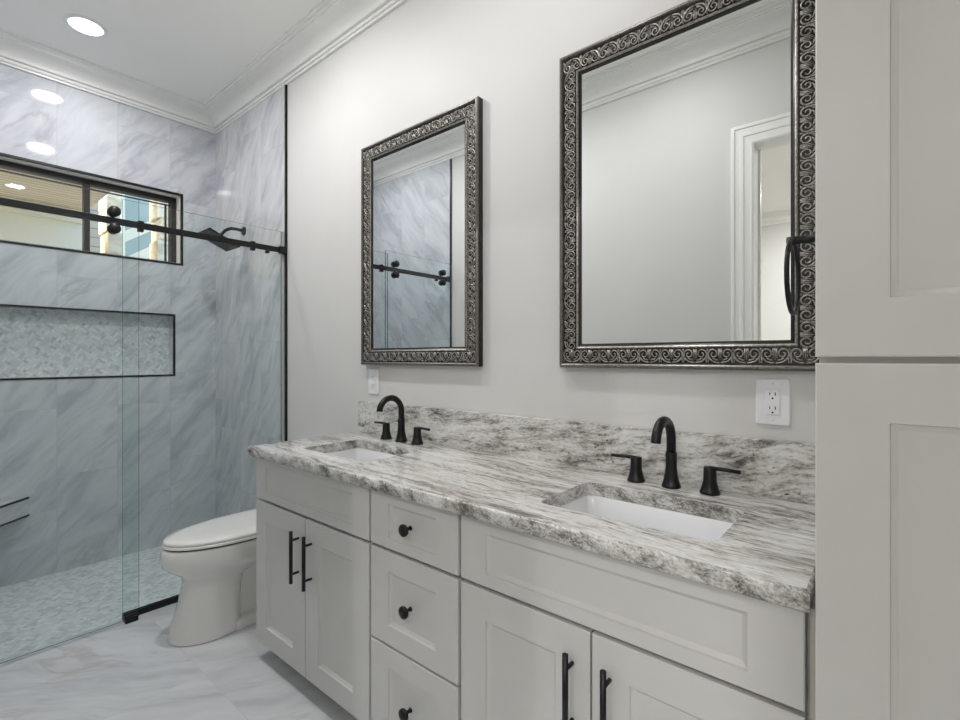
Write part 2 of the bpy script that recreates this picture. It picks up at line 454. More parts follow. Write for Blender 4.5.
# crown moulding: mitred loop round the room.  (distance from wall, height below ceiling)
crown = [(.0, ZCB), (.014, ZCB), (.015, ZCB+.012), (.024, ZCB+.012), (.027, ZCB+.017), (.027, ZCB+.023), (.024, ZCB+.028), (.019, ZCB+.028), (.019, ZCB+.034), (.033, ZCB+.034)]
for k in range(9):      # long cove
    a = k/8*PI/2
    crown.append((.036+.094*(1-math.cos(a)), ZCB+.036+.058*math.sin(a)))
crown += [(.131, ZCB+.101), (.140, ZCB+.101), (.144, ZCB+.106), (.144, ZCB+.110), (.155, ZCB+.110), (.158, ZCB+.115), (.158, ZC)]
def crown_loop(bm, x0, x1, y0, y1, prof):
    rings = [[bm.verts.new(p) for p in ((x0+d, y0+d, z), (x1-d, y0+d, z), (x1-d, y1-d, z), (x0+d, y1-d, z))] for d, z in prof]
    for a, b_ in zip(rings, rings[1:]):
        for k in range(4): bm.faces.new((a[k], a[(k+1) % 4], b_[(k+1) % 4], b_[k]))
bm = B(); crown_loop(bm, XS, XR, YF, 0, crown); struct('trim_1', bm, M['trim'], sharp=28)

# baseboard between shower and vanity and along the doorway wall
bm = B(); box(bm, XT+.006, -2.075, -.016, 0, 0, .14); struct('baseboard_back', bm, M['trim'], bevel=.004)
bm = B(); box(bm, XT+.006, DX0-.113, YF, YF+.016, 0, .14); struct('baseboard_front', bm, M['trim'], bevel=.004)

# door casing (stepped colonial profile) + jambs
prof = [(.0, .0), (.0, .016), (.004, .018), (.020, .018), (.026, .012), (.050, .012), (.056, .015), (.072, .015), (.076, .010), (.108, .010), (.112, .013), (.120, .013), (.128, .009), (.128, 0)]
# prof (distance outside the opening 0..; thickness) -> outermost thick edge
prof = [((.128-a)*.875, t_) for a, t_ in prof]
def casing(bm, yw, sgn):
    rings = []
    for d, t_ in prof:
        y = yw+sgn*t_
        rings.append([bm.verts.new(p) for p in ((DX0-d, y, 0), (DX0-d, y, DZ+d), (DX1+d, y, DZ+d), (DX1+d, y, 0))])
    for a, b_ in zip(rings, rings[1:]):
        for k in range(3): bm.faces.new((a[k], a[k+1], b_[k+1], b_[k]))
bm = B(); casing(bm, YF, 1); casing(bm, YF-.12, -1)
box(bm, DX0-.015, DX0, YF-.12, YF, 0, DZ); box(bm, DX1, DX1+.015, YF-.12, YF, 0, DZ); box(bm, DX0-.015, DX1+.015, YF-.12, YF, DZ, DZ+.015)
box(bm, DX0, DX0+.012, YF-.12, YF-.105, 0, DZ)
struct('door_1', bm, M['trim'], sharp=25)

# room behind the doorway (seen in the mirror)
bx0, bx1, by0, by1 = -3.2, 2.6, -5.6, YF-.12
bm = B(); box(bm, bx0-.1, bx1+.1, by0-.1, by1, -.1, 0); struct('floor_bedroom', bm, plain('bedroom_floor', c(166,163,158), .4, noise=.05, nscale=4))
bm = B(); box(bm, bx0-.1, bx1+.1, by0-.1, by1, ZC, ZC+.1); struct('ceiling_bedroom', bm, M['ceil'])
bm = B(); box(bm, bx0, bx1, by0-.1, by0, 0, ZC); struct('wall_bedroom_far', bm, M['bed'])
bm = B(); box(bm, bx0-.1, bx0, by0, by1, 0, ZC); struct('wall_bedroom_left', bm, M['bed'])
bm = B(); box(bm, bx1, bx1+.1, by0, by1, 0, ZC); struct('wall_bedroom_right', bm, M['bed'])
bm = B(); box(bm, XR, bx1+.1, by1, by1+.1, 0, ZC); struct('wall_bedroom_near', bm, M['bed'])
bm = B(); crown_loop(bm, bx0, bx1, by0, by1-.003, crown); struct('trim_2', bm, M['trim'], sharp=28)
bm = B(); box(bm, bx0, bx1, by0, by0+.016, 0, .14); struct('baseboard_bedroom', bm, M['trim'])

# ================================================================== RECESSED LIGHTS
def can_proto():
    t = thing('recessed_light', 'x', 'ceiling light', (0, 0, ZC), 'recessed ceiling lights')
    bm = B(); lathe(bm, [(.094, ZC-.0005), (.094, ZC-.004), (.086, ZC-.007), (.076, ZC-.006), (.074, ZC-.001)], (0,0,0), 'z', 40); obj('trim_ring', bm, M['plastic'], t)
    bm = B(); lathe(bm, [(0, ZC-.0035), (.0745, ZC-.0035), (.0745, ZC-.001), (0, ZC-.001)], (0,0,0), 'z', 40); obj('lens', bm, M['lens'], t)
    return t
def add_lamp(t, watts, size=.15, spread=180):
    l = bpy.data.lights.new('lamp', 'AREA'); l.shape = 'DISK'; l.size = size; l.energy = watts; l.color = CAN_COL; l.spread = math.radians(spread)
    o = bpy.data.objects.new('lamp', l); COL.objects.link(o); o.parent = t; o.location = (0,0,-.008)
can0 = can_proto()
cans = [((-3.335, -.885, ZC), 'round recessed ceiling light over the shower, the one seen directly', CAN_W),
        ((-2.2, -.76, ZC), 'round recessed ceiling light over the open floor beside the toilet', CAN_W*1.15),
        ((-1.0, -.76, ZC), 'round recessed ceiling light over the open floor near the tall cabinet', CAN_W*1.15)]
for i, (loc, lab, w) in enumerate(cans):
    o = can0 if i == 0 else dup(can0, loc, lab)
    o.location = loc; o['label'] = lab
for i, (x, y) in enumerate(((-1.6, -3.2), (.9, -3.2), (-.3, -4.6))):  # unseen lights, added so that brightness spills in through the doorway
    dup(can0, (x, y, ZC), 'unseen round recessed ceiling light added to brighten the room behind the doorway')
for o in [o for o in COL.objects if o.name.startswith('recessed_light')]:
    add_lamp(o, BED_W if o.location.y < YF else (CAN_W*.66 if o.location.x < -3 else CAN_W*1.38 if o.location.x < -2 else CAN_W*.90))

# ================================================================== VANITY CABINETS
YD = -.554      # face of doors and drawers
YB = -.5335     # face of carcass
def front(bm, x0, x1, z0, z1, stile, rail, th=.020, y=YD, dep=.011, bev=.011, ease=.0022):
    """five-piece recessed panel front facing -y"""
    def rect(dx, dz, yy): return [(x0+dx, yy, z0+dz), (x1-dx, yy, z0+dz), (x1-dx, yy, z1-dz), (x0+dx, yy, z1-dz)]
    L = [rect(0, 0, y+th), rect(0, 0, y+ease), rect(ease, ease, y), rect(stile, rail, y), rect(stile+.0012, rail+.0012, y+.0055), rect(stile+bev*.8, rail+bev*.8, y+dep-.001), rect(stile+bev, rail+bev, y+dep)]
    loft(bm, L, True, True, smooth=False)
def pull(parent, x, z, n='handle'):
    bm = B()
    tube(bm, [(x, YD-.032, z-.098), (x, YD-.032, z+.098)], .0068, 14)
    for dz in (-.064, .064): tube(bm, [(x, YD, z+dz), (x, YD-.032, z+dz)], .0046, 12)
    return obj(n, bm, M['black'], parent)
def knob(parent, x, z):
    bm = B(); lathe(bm, [(.0075, 0), (.0075, .002), (.0052, .004), (.0050, .018), (.0095, .021), (.0170, .023), (.0185, .028), (.0178, .032), (.013, .0345), (0, .0355)], (x, YD, z), '-y', 24)
    return obj('knob', bm, M['black'], parent)
def carcass(bm, x0, x1):
    t_ = .016; z0, z1 = .075, .860
    box(bm, x0, x0+t_, YB+.012, -.004, z0, z1); box(bm, x1-t_, x1, YB+.012, -.004, z0, z1)
    box(bm, x0+t_, x1-t_, YB+.001, -.004, z0, z0+t_); box(bm, x0+t_, x1-t_, -.012, -.004, z0+t_, z1)
    box(bm, x0+t_, x1-t_, YB+.014, YB+.03, z1-.03, z1)
def toe(bm, x0, x1): box(bm, x0, x1, -.47, -.452, 0, .075); box(bm, x0, x0+.016, -.452, -.004, 0, .075); box(bm, x1-.016, x1, -.452, -.004, 0, .075)

def sink_base(x0, x1, split, label, wsplit_gap=.0025, rgap=.006):
    t = thing('sink_cabinet', label, 'cabinet', ((x0+x1)/2, -.27, 0), 'vanity cabinets')
    bm = B(); carcass(bm, x0, x1); obj('body', bm, M['cab'], t)
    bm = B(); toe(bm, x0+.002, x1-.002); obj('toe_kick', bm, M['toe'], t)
    bm = B(); front(bm, x0+.004, x1-rgap, .684, .857, .086, .034); obj('false_drawer_front', bm, M['cab'], t, sharp=20)
    for a, b_, hx in ((x0+.004, split-wsplit_gap, split-.045), (split+wsplit_gap, x1-rgap, split+.045)):
        bm = B(); front(bm, a, b_, .077, .674, .086, .078); d = obj('door', bm, M['cab'], t, sharp=20)
        pull(d, hx, .527)
    return t
sink_base(-2.078, -1.292, -1.683, 'grey shaker sink cabinet beside the toilet, with two doors and black bar pulls')
sink_base(-.897, -.107, -.507, 'grey shaker sink cabinet next to the tall cabinet, with two doors and black bar pulls')
t = thing('drawer_cabinet', 'narrow grey shaker cabinet with three drawers and black round knobs, between the two sink cabinets', 'cabinet', (-1.0945, -.27, 0), 'vanity cabinets')
x0, x1 = -1.291, -.898
bm = B(); carcass(bm, x0, x1); obj('body', bm, M['cab'], t)
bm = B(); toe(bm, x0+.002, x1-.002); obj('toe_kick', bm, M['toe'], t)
for z0, z1, rail, zk in ((.684, .857, .034, .772), (.385, .674, .062, .532), (.077, .378, .062, .232)):
    bm = B(); front(bm, x0+.006, x1-.006, z0, z1, .086, rail); d = obj('drawer', bm, M['cab'], t, sharp=20)
    knob(d, (x0+x1)/2, zk)
# narrow filler strip against the tall cabinet
bm = B(); box(bm, -.106, -.0995, -.545, -.02, .02, .858); tag(obj('filler_strip', bm, M['cabdark']), 'narrow grey filler strip in the gap between sink cabinet and tall cabinet', 'filler strip')

# ================================================================== COUNTERTOP with two sink cut-outs
TX0, TX1, TY0, TZ0, TZ1 = -2.098, -.103, -.580, .862, .900
sinks = [(-1.885, -1.462, -.452, -.172), (-.712, -.278, -.456, -.178)]
def rrect(x0, x1, y0, y1, r, n=6):
    P = []
    for cx, cy, a0 in ((x1-r, y1-r, 0), (x0+r, y1-r, 90), (x0+r, y0+r, 180), (x1-r, y0+r, 270)):
        for k in range(n+1):
            a = math.radians(a0+90*k/n); P.append((cx+r*math.cos(a), cy+r*math.sin(a)))
    return P
bm = B()
mid = (sinks[0][1]+sinks[1][0])/2
def ring_plate(bm, ox0, ox1, oy0, oy1, hole, z, flip=False):
    """quad/ngon fill between a rectangle and a rounded hole (4 sectors)"""
    inner = [bm.verts.new((x, y, z)) for x, y in hole]; n = len(inner)//4
    oc = [bm.verts.new(p) for p in ((ox1, oy1, z), (ox0, oy1, z), (ox0, oy0, z), (ox1, oy0, z))]
    N = len(inner)
    for s in range(4):
        # corner fan
        for k in range(n-1): bm.faces.new((oc[s], inner[s*n+k], inner[s*n+k+1]))
        bm.faces.new((oc[s], inner[s*n+n-1], inner[(s*n+n) % N], oc[(s+1) % 4]))
    return inner
EW = .006
segs = [(TX0+EW, mid, sinks[0]), (mid, TX1-EW, sinks[1])]
hs = []
for a, b_, s in segs:
    h = rrect(*s, .028)
    top = ring_plate(bm, a, b_, TY0+EW, -.001, h, TZ1); bot = ring_plate(bm, a, b_, TY0+EW, -.001, h, TZ0)
    n = len(top)
    for k in range(n):
        f_ = bm.faces.new((top[k], top[(k+1) % n], bot[(k+1) % n], bot[k])); f_.material_index = 1
# eased outer edge: left, front, right as one strip
ep = [(0, TZ1), (EW*.6, TZ1-.0015), (EW, TZ1-.006), (EW, TZ0+.005), (EW*.6, TZ0+.001), (0, TZ0)]
rings = []
for d, z in ep: rings.append([bm.verts.new(p) for p in ((TX0+EW-d, -.001, z), (TX0+EW-d, TY0+EW-d, z), (TX1-EW+d, TY0+EW-d, z), (TX1-EW+d, -.001, z))])
for a, b_ in zip(rings, rings[1:]):
    for k in range(3):
        f_ = bm.faces.new((a[k], a[k+1], b_[k+1], b_[k])); f_.material_index = 1
f_ = None
bmesh.ops.remove_doubles(bm, verts=bm.verts[:], dist=1e-5)
tag(obj('countertop', bm, [M['granite'], M['granite_edge']], sharp=50), 'long grey and white streaked granite countertop over the vanity cabinets', 'countertop')
bm = B(); box(bm, TX0+.006, TX1, -.022, -.002, TZ1, 1.055)
tag(obj('backsplash', bm, M['granite_splash'], bevel=.0015), 'low grey and white granite backsplash strip against the wall behind the faucets', 'backsplash')

# ================================================================== SINKS
def sink(s, label):
    cx, cy = (s[0]+s[1])/2, (s[2]+s[3])/2
    t = thing('undermount_sink', label, 'sink', (cx, cy, .71), 'undermount sinks')
    o = .010
    def L(dx, z, r): return [(x, y, z) for x, y in rrect(s[0]-dx, s[1]+dx, s[2]-dx, s[3]+dx, r)]
    bm = B()
    loops = [L(.03, TZ0-.001, .05), L(.0005, TZ0-.001, .029), L(-.002, TZ0-.004, .029), L(-.006, .80, .034), L(-.010, .755, .040), L(-.022, .728, .05), L(-.045, .718, .06), L(-.09, .714, .04),
             ]
    outer = [L(.03, TZ0-.001, .05), L(.03, TZ0-.012, .05), L(.010, TZ0-.014, .04), L(.006, .75, .04), L(-.02, .705, .05)]
    loft(bm, loops, False, True); loft(bm, outer, False, True)
    bmesh.ops.remove_doubles(bm, verts=bm.verts[:], dist=1e-5)
    obj('basin', bm, M['basin'], t, sharp=60)
    bm = B(); lathe(bm, [(0, .7155), (.014, .717), (.022, .7165), (.024, .7145)], (cx, cy, 0), 'z', 24); obj('drain', bm, M['black'], t)
    return t
sink(sinks[0], 'white rectangular undermount sink at the end of the counter nearest the toilet')
sink(sinks[1], 'white rectangular undermount sink in the counter near the tall cabinet')

# ================================================================== FAUCETS
def faucet(x, label):
    y = -.076
    t = thing('widespread_faucet', label, 'faucet', (x, y, TZ1), 'black faucets')
    bm = B()
    lathe(bm, [(.0265, TZ1), (.0265, TZ1+.006), (.025, TZ1+.008), (.0215, TZ1+.022), (.0175, TZ1+.042), (.0160, TZ1+.060), (.0158, TZ1+.100), (.0150, TZ1+.102)], (x, y, 0), 'z', 28)
    pts = [(x, y, TZ1+.10), (x, y, TZ1+.138)]
    R = .0615
    for k in range(1, 17):
        a = k/16*PI*.95; pts.append((x, y-R+R*math.cos(a), TZ1+.138+R*math.sin(a)))
    last = pts[-1]; pts.append((x, last[1]-.0005, last[2]-.004))
    tube(bm, pts, .0133, 18)
    obj('spout', bm, M['black'], t)
    for s in (-1, 1):
        hx = x+s*.106
        bm = B(); lathe(bm, [(.0265, TZ1), (.0265, TZ1+.006), (.025, TZ1+.008), (.0212, TZ1+.020), (.0172, TZ1+.036), (.0165, TZ1+.072), (.0155, TZ1+.074), (0, TZ1+.074)], (hx, y, 0), 'z', 28)
        h = obj('handle', bm, M['black'], t)
        bm = B(); z = TZ1+.0705
        tube(bm, [(hx, y, z), (hx+s*.03, y-.0, z+.001), (hx+s*.078, y-.004, z+.000)], [.0075, .007, .0068], 12, flat=.8)
        obj('lever', bm, M['black'], h)
    return t
faucet(-1.693, 'matte black two-handle faucet behind the sink nearest the toilet')
faucet(-.496, 'matte black two-handle faucet behind the sink near the tall cabinet')

# ================================================================== TALL CABINET
ct = thing('tall_cabinet', 'tall grey shaker linen cabinet standing at the right end of the vanity', 'cabinet', (.205, -.29, 0))
cx0, cx1, CF = -.094, .505, -.580
bm = B(); box(bm, cx0+.002, cx1-.002, CF+.021, -.004, .10, 2.46); obj('body', bm, M['cab'], ct)
bm = B(); box(bm, cx0+.01, cx1-.01, CF+.09, CF+.11, 0, .10); obj('toe_kick', bm, M['toe'], ct)
bm = B(); box(bm, cx0-.02, cx1, CF+.0, -.004, 2.46, 2.50); box(bm, cx0-.035, cx1, CF-.02, -.004, 2.50, 2.54); obj('cornice', bm, M['cab'], ct, bevel=.006)
cm = (cx0+cx1)/2
for a, b_, hx in ((cx0-.002, cm-.002, cm-.045), (cm+.002, cx1, cm+.045)):
    for z0, z1, hz in ((.105, 1.2705, 1.10), (1.280, 2.45, 1.45)):
        bm = B(); front(bm, a, b_, z0, z1, .092, .089, y=CF, dep=.008, bev=.010); d = obj('door', bm, M['cab'], ct, sharp=20)
        bm = B(); tube(bm, [(hx, CF-.032, hz-.098), (hx, CF-.032, hz+.098)], .0058, 14)
        for dz in (-.064, .064): tube(bm, [(hx, CF, hz+dz), (hx, CF-.032, hz+dz)], .0046, 12)
        obj('handle', bm, M['black'], d)

# towel ring fixed to the side of the tall cabinet
tr = thing('towel_ring', 'black towel ring on the side of the tall cabinet, in front of the mirror', 'towel ring', (cx0, -.275, 1.533))
bm = B(); lathe(bm, [(.024, 0), (.024, .006), (.022, .009), (.009, .010), (.0085, .066), (.010, .070), (.010, .084), (0, .086)], (cx0, -.275, 1.533), '-x', 24); obj('post', bm, M['black'], tr)
bm = B(); cyr, czr = -.275, 1.533-.078
tube(bm, [(cx0-.073, cyr+.082*math.sin(2*PI*k/48), czr+.080*math.cos(2*PI*k/48)) for k in range(48)], .0050, 12, closed=True); obj('ring', bm, M['black'], tr)

# ================================================================== FRAMED MIRRORS
MW, MH = .777, 1.091
def build_mirror(x0, z0, label):
    t = thing('framed_mirror', label, 'mirror', (x0, 0, z0), 'ornate framed wall mirrors')
    bm = B()
    def rect(w, h): return [(x0+w, -h-.001, z0+w), (x0+MW-w, -h-.001, z0+w), (x0+MW-w, -h-.001, z0+MH-w), (x0+w, -h-.001, z0+MH-w)]
    P = [(0, 0, 0), (0, .026, 0), (.002, .031, 1), (.006, .034, 1), (.010, .034, 1), (.014, .031, 1), (.0150, .026, 0), (.019, .0245, 0), (.062, .0225, 0), (.064, .022, 0), (.0655, .026, 2), (.0685, .0278, 2), (.0715, .026, 2),
         (.0725, .0235, 0), (.076, .0215, 0), (.0795, .0200, 0), (.082, .0192, 0), (.082, .0, 0)]
    rings = [[bm.verts.new(v) for v in rect(w, h)] for w, h, _ in P]
    for i in range(len(P)-1):
        a, b_ = rings[i], rings[i+1]
        mi = P[i+1][2] if P[i][2] == P[i+1][2] or P[i+1][2] == 0 else P[i+1][2]
        for k in range(4):
            f_ = bm.faces.new((a[k], a[(k+1) % 4], b_[(k+1) % 4], b_[k])); f_.material_index = mi if not (P[i][2] and not P[i+1][2]) else P[i][2]
    # relief: scroll motifs along the four sides
    def stroke(T, pts, r0, r1):
        n = len(pts); tube(bm, [T(*p) for p in pts], [r0+(r1-r0)*i/(n-1) for i in range(n)], 5, cap=True, mi=3, flat=1.0)
    def motif(T, p):
        # T maps (along, across 0..1 from outer to inner) ; p = pitch
        s_ = p
        for sg in (-1, 1):
            # lyre-like scroll: from the bottom centre out, up, over and curling in
            pts = [(sg*.0015, .0040), (sg*.011, .0048), (sg*.021, .0078)]
            for k in range(25):
                a = -.75+k/24*PI*2.75
                r = .0135*(1-k/25)**.8+.0012
                pts.append((sg*(.0185+r*math.cos(a)), .0265+r*math.sin(a)))
            stroke(T, pts, .0026, .0016)
            stroke(T, [(sg*.005, .0105), (sg*.0145, .0125), (sg*.0205, .0165)], .0030, .0012)
            stroke(T, [(sg*.0042, .016), (sg*.0046, .028), (sg*.0036, .040)], .0012, .0024)
            stroke(T, [(sg*(s_/2-.0012), .004), (sg*(s_/2-.0035), .011), (sg*(s_/2-.0012), .019)], .0030, .0010)
        stroke(T, [(0, .012), (0, .024), (0, .040)], .0010, .0026)
        stroke(T, [(s_/2, .033), (s_/2, .040)], .0012, .0026)
    y_ = -.0255
    def side(length, mk):
        n = round((length-.03)/.0705); p = (length-.030)/n
        for i in range(n):
            cc = .015+p*(i+.5); motif(mk(cc), p)
    side(MW, lambda cc: (lambda u, v: (x0+cc+u, y_, z0+.0165+v*1.1)))
    side(MW, lambda cc: (lambda u, v: (x0+cc+u, y_, z0+MH-.0165-v*1.1)))
    def vs(xs_, sg):
        L = MH-.12; n = round(L/.0705); p = L/n
        for i in range(n):
            cc = z0+.06+p*(i+.5)
            motif((lambda cc: (lambda u, v: (xs_+sg*v*1.1, y_, cc+u)))(cc), p)
    vs(x0+.0165, 1); vs(x0+MW-.0165, -1)
    fr = obj('frame', bm, [M['frame_black'], M['frame_band'], M['frame_silver'], M['frame_silver']], t)
    bm = B(); i = .080; box(bm, x0+i, x0+MW-i, -.0185, -.001, z0+i, z0+MH-i); obj('mirror_glass', bm, M['mirror'], t)
    return t
m1 = build_mirror(-2.054, 1.241, 'ornate dark silver framed mirror nearer the shower, reflecting the shower glass')
dup(m1, (-.901, 0, 1.243), 'ornate dark silver framed mirror next to the tall cabinet, reflecting the doorway casing')

# ================================================================== OUTLETS
def outlet(x, z, label):
    t = thing('wall_outlet', label, 'outlet', (x, 0, z), 'white wall outlets')
    bm = B(); loft(bm, [[(p[0], -yy, p[1]) for p in rrect(x-.041+d, x+.041-d, z-.063+d, z+.063-d, .005)] for yy, d in ((0.0005, 0), (.004, 0), (.0062, .003))], smooth=False); obj('cover_plate', bm, M['plastic'], t)
    bm = B(); box(bm, x-.017, x+.017, -.0085, -.006, z-.034, z+.034); r = obj('receptacle', bm, M['plastic'], t, bevel=.001)
    bm = B()
    for dz in (.019, -.019):
        for dx, h in ((-.0065, .0035), (.0065, .0045)): box(bm, x+dx-.0011, x+dx+.0011, -.0089, -.0082, z+dz+.003-h, z+dz+.003+h)
        lathe(bm, [(.0026, .0082), (.0026, .0089)], (x, 0, z+dz-.009), '-y', 10)
    obj('slots', bm, M['gap_dark'], r)
    for dz in (.049, -.049):
        bm = B(); lathe(bm, [(.003, .006), (.003, .0068), (0, .007)], (x, 0, z+dz), '-y', 12); obj('screw', bm, M['plastic'], t)
outlet(-.2495, 1.158, 'white duplex wall outlet beside the tall cabinet, above the backsplash')
outlet(-1.987, 1.158, 'white wall outlet partly hidden by the mirror nearer the shower')

# ================================================================== TOILET
TX = -2.468
tt = thing('toilet', 'white elongated toilet with closed lid between the shower glass and the vanity', 'toilet', (TX, -.40, 0))
def egg(z, yf, yb, w, n=40, pw=2.0, fp=1.0):
    """outline: rounded front at yf, back at yb"""
    yc = yf+(yb-yf)*.58; P = []
    for k in range(n):
        a = 2*PI*k/n; s_, c_ = math.sin(a), math.cos(a)
        if c_ >= 0: y = yc-(yc-yf)*(abs(c_)**(2/pw)); x = w*math.copysign(abs(s_)**(2/pw), s_)
        else: y = yc+(yb-yc)*(abs(c_)**(2/3.2)); x = w*math.copysign(abs(s_)**(2/3.2), s_)
        P.append((TX+x, y, z))
    return P
bm = B()
body = [(.000, -.755, -.47, .126), (.004, -.760, -.47, .131), (.015, -.760, -.47, .130), (.06, -.749, -.47, .124), (.13, -.728, -.47, .116), (.20, -.712, -.465, .110), (.25, -.703, -.45, .110), (.275, -.708, -.40, .117),
        (.300, -.735, -.28, .140), (.320, -.765, -.22, .162), (.345, -.786, -.18, .175), (.375, -.793, -.16, .182), (.405, -.790, -.15, .184), (.420, -.784, -.15, .183), (.424, -.776, -.16, .178)]
loft(bm, [egg(*b_) for b_ in body])
obj('bowl', bm, M['porcelain'], tt, sharp=50)
bm = B(); loft(bm, [egg(.4240, -.778, -.19, .179), egg(.4292, -.778, -.19, .179)]); obj('seat_gap_shade', bm, M['gap_dark'], tt)  # near-black solid between bowl and seat, the gap's shade put into its colour
bm = B(); loft(bm, [egg(.4292, -.780, -.19, .181), egg(.4315, -.784, -.19, .185), egg(.440, -.784, -.19, .185), egg(.4425, -.781, -.19, .182)]); obj('seat', bm, M['porcelain'], tt, sharp=50)
bm = B(); loft(bm, [egg(.4435, -.777, -.17, .179), egg(.446, -.781, -.17, .183), egg(.453, -.781, -.17, .183), egg(.460, -.774, -.175, .176), egg(.4635, -.74, -.19, .15), egg(.465, -.66, -.23, .10), egg(.4655, -.56, -.30, .03)]); obj('lid', bm, M['porcelain'], tt, sharp=60)
bm = B(); loft(bm, [[(x, y, z) for x, y in rrect(TX-w, TX+w, -.20-d, -.012, .03)] for z, w, d in ((.36, .17, -.01), (.42, .195, 0), (.66, .205, .005), (.672, .203, .003))]); obj('tank', bm, M['porcelain'], tt, sharp=50)
bm = B(); loft(bm, [[(x, y, z) for x, y in rrect(TX-w, TX+w, -.21-d, -.008, .03)] for z, w, d in ((.672, .208, 0), (.680, .213, .004), (.700, .213, .004), (.708, .206, -.002))]); obj('tank_lid', bm, M['porcelain'], tt, sharp=50)
# side foot step of the pedestal
bm = B(); loft(bm, [[(x, y, z) for x, y in rrect(TX-w, TX+w, -.46-d, -.08, .04)] for z, w, d in ((.0, .125, .08), (.03, .124, .075), (.045, .112, .06))]); obj('foot', bm, M['porcelain'], tt, sharp=50)
bm = B(); loft(bm, [[(x, y, z) for x, y in rrect(TX-w, TX+w, -.50, -.09, .03)] for z, w in ((.04, .086), (.20, .080), (.33, .110), (.38, .150))]); obj('trapway', bm, M['porcelain'], tt, sharp=50)

# ================================================================== SHOWER GLASS, RAIL, ROLLERS
def pane(bm, x0, x1, y0, y1, z0, z1):
    fs = box(bm, x0, x1, y0, y1, z0, z1)
    for f_ in fs:
        n = f_.normal if f_.normal.length else None
    bm.normal_update()
    for f_ in fs:
        if abs(f_.normal.x) < .5: f_.material_index = 1
XGF, XRL, XGD = -2.865, -2.8455, -2.822
encl = thing('fixed_glass_panel', 'fixed clear glass shower panel nearest the toilet, set in a black floor channel', 'glass panel', (XGF, -.42, 0))
bm = B(); pane(bm, XGF-.004, XGF+.004, -.835, -.028, .018, 2.048); obj('glass', bm, [M['glass'], M['glass_edge']], encl)
bm = B(); box(bm, XGF-.010, XGF-.0045, -.835, -.013, 0, .030); box(bm, XGF+.0045, XGF+.010, -.835, -.013, 0, .030); box(bm, XGF-.0045, XGF+.0045, -.835, -.013, 0, .0175); obj('floor_channel', bm, M['black'], encl)
bm = B(); box(bm, XGF-.007, XGF+.007, -.028, -.0105, .03, 2.048); obj('wall_seal', bm, plain('clear_seal', c(176,182,182), .3), encl)
rl = thing('shower_rail', 'black metal rail that carries the sliding shower door', 'rail', (XRL, -.75, 1.93))
bm = B(); box(bm, XRL-.005, XRL+.005, YF+.05, -.05, 1.914, 1.946); obj('bar', bm, M['black'], rl, bevel=.0015)
for ya, yb in ((-.050, -.011), (YF+.0105, YF+.050)):
    bm = B(); box(bm, XRL-.012, XRL+.012, ya, yb, 1.908, 1.953); obj('end_bracket', bm, M['black'], rl, bevel=.002)
for y in (-.21, -.765):
    bm = B(); box(bm, XRL-.0154, XRL+.008, y-.012, y+.012, 1.900, 1.953); obj('panel_clamp', bm, M['black'], rl, bevel=.002)
for y in (-.125, YF+.18):
    bm = B(); lathe(bm, [(.010, -.010), (.010, .012), (.007, .016)], (XRL, y, 1.906), 'x', 16); obj('stopper', bm, M['black'], rl)
dr = thing('sliding_door', 'clear frameless sliding glass shower door hung on black rollers', 'shower door', (XGD, -1.13, 0))
bm = B(); pane(bm, XGD-.004, XGD+.004, YF+.025, -.779, .012, 2.055); obj('glass', bm, [M['glass'], M['glass_edge']], dr)
for y in (-.878, -1.375):
    for z in (1.9705, 1.8895):
        bm = B(); lathe(bm, [(.0235, -.0045), (.0235, -.0300), (.012, -.0305)], (XGD, y, z), 'x', 28); lathe(bm, [(.0235, .0045), (.0248, .006), (.0248, .012), (.0235, .0145), (0, .015)], (XGD, y, z), 'x', 28)
        obj('roller', bm, M['black'], dr)
gd = thing('door_guide', 'small black floor guide block under the edge of the sliding shower door', 'door guide', (XGD, -.81, 0))
bm = B(); box(bm, XGD-.020, XGD-.0055, -.838, -.785, 0, .026); box(bm, XGD+.0055, XGD+.018, -.838, -.785, 0, .026); box(bm, XGD-.0055, XGD+.0055, -.838, -.785, 0, .010); obj('block', bm, M['black'], gd, bevel=.002)

# corner bench
bn = thing('corner_bench', 'small floating marble corner shelf bench with black edge strips in the shower', 'shower bench', (XS, YF, .347))
k = .445
def tri(z, d=0): return [(XS+.001, YF+.011, z), (XS+k-d, YF+.011, z), (XS+.001, YF+.011+k-d, z)]
bm = B(); loft(bm, [tri(.357, .003), tri(.449, .003)], smooth=False); obj('slab', bm, M['tile_edge'], bn)
bm = B(); loft(bm, [tri(.4495, .012), tri(.459, .012)], smooth=False); obj('seat_top', bm, M['tile_flat'], bn)
for zz in (.449, .347):
    bm = B()
    a = Vector((XS+.001, YF+.011+k, zz)); b_ = Vector((XS+k, YF+.011, zz)); n_ = Vector((-1,-1,0)).normalized()*.012
    v = [bm.verts.new(p) for p in (a, b_, b_+n_, a+n_)]; r_ = bmesh.ops.extrude_face_region(bm, geom=[bm.faces.new(v)])
    bmesh.ops.translate(bm, verts=[x for x in r_['geom'] if isinstance(x, bmesh.types.BMVert)], vec=(0,0,.010)); obj('edge_strip', bm, M['blacktrim'], bn)

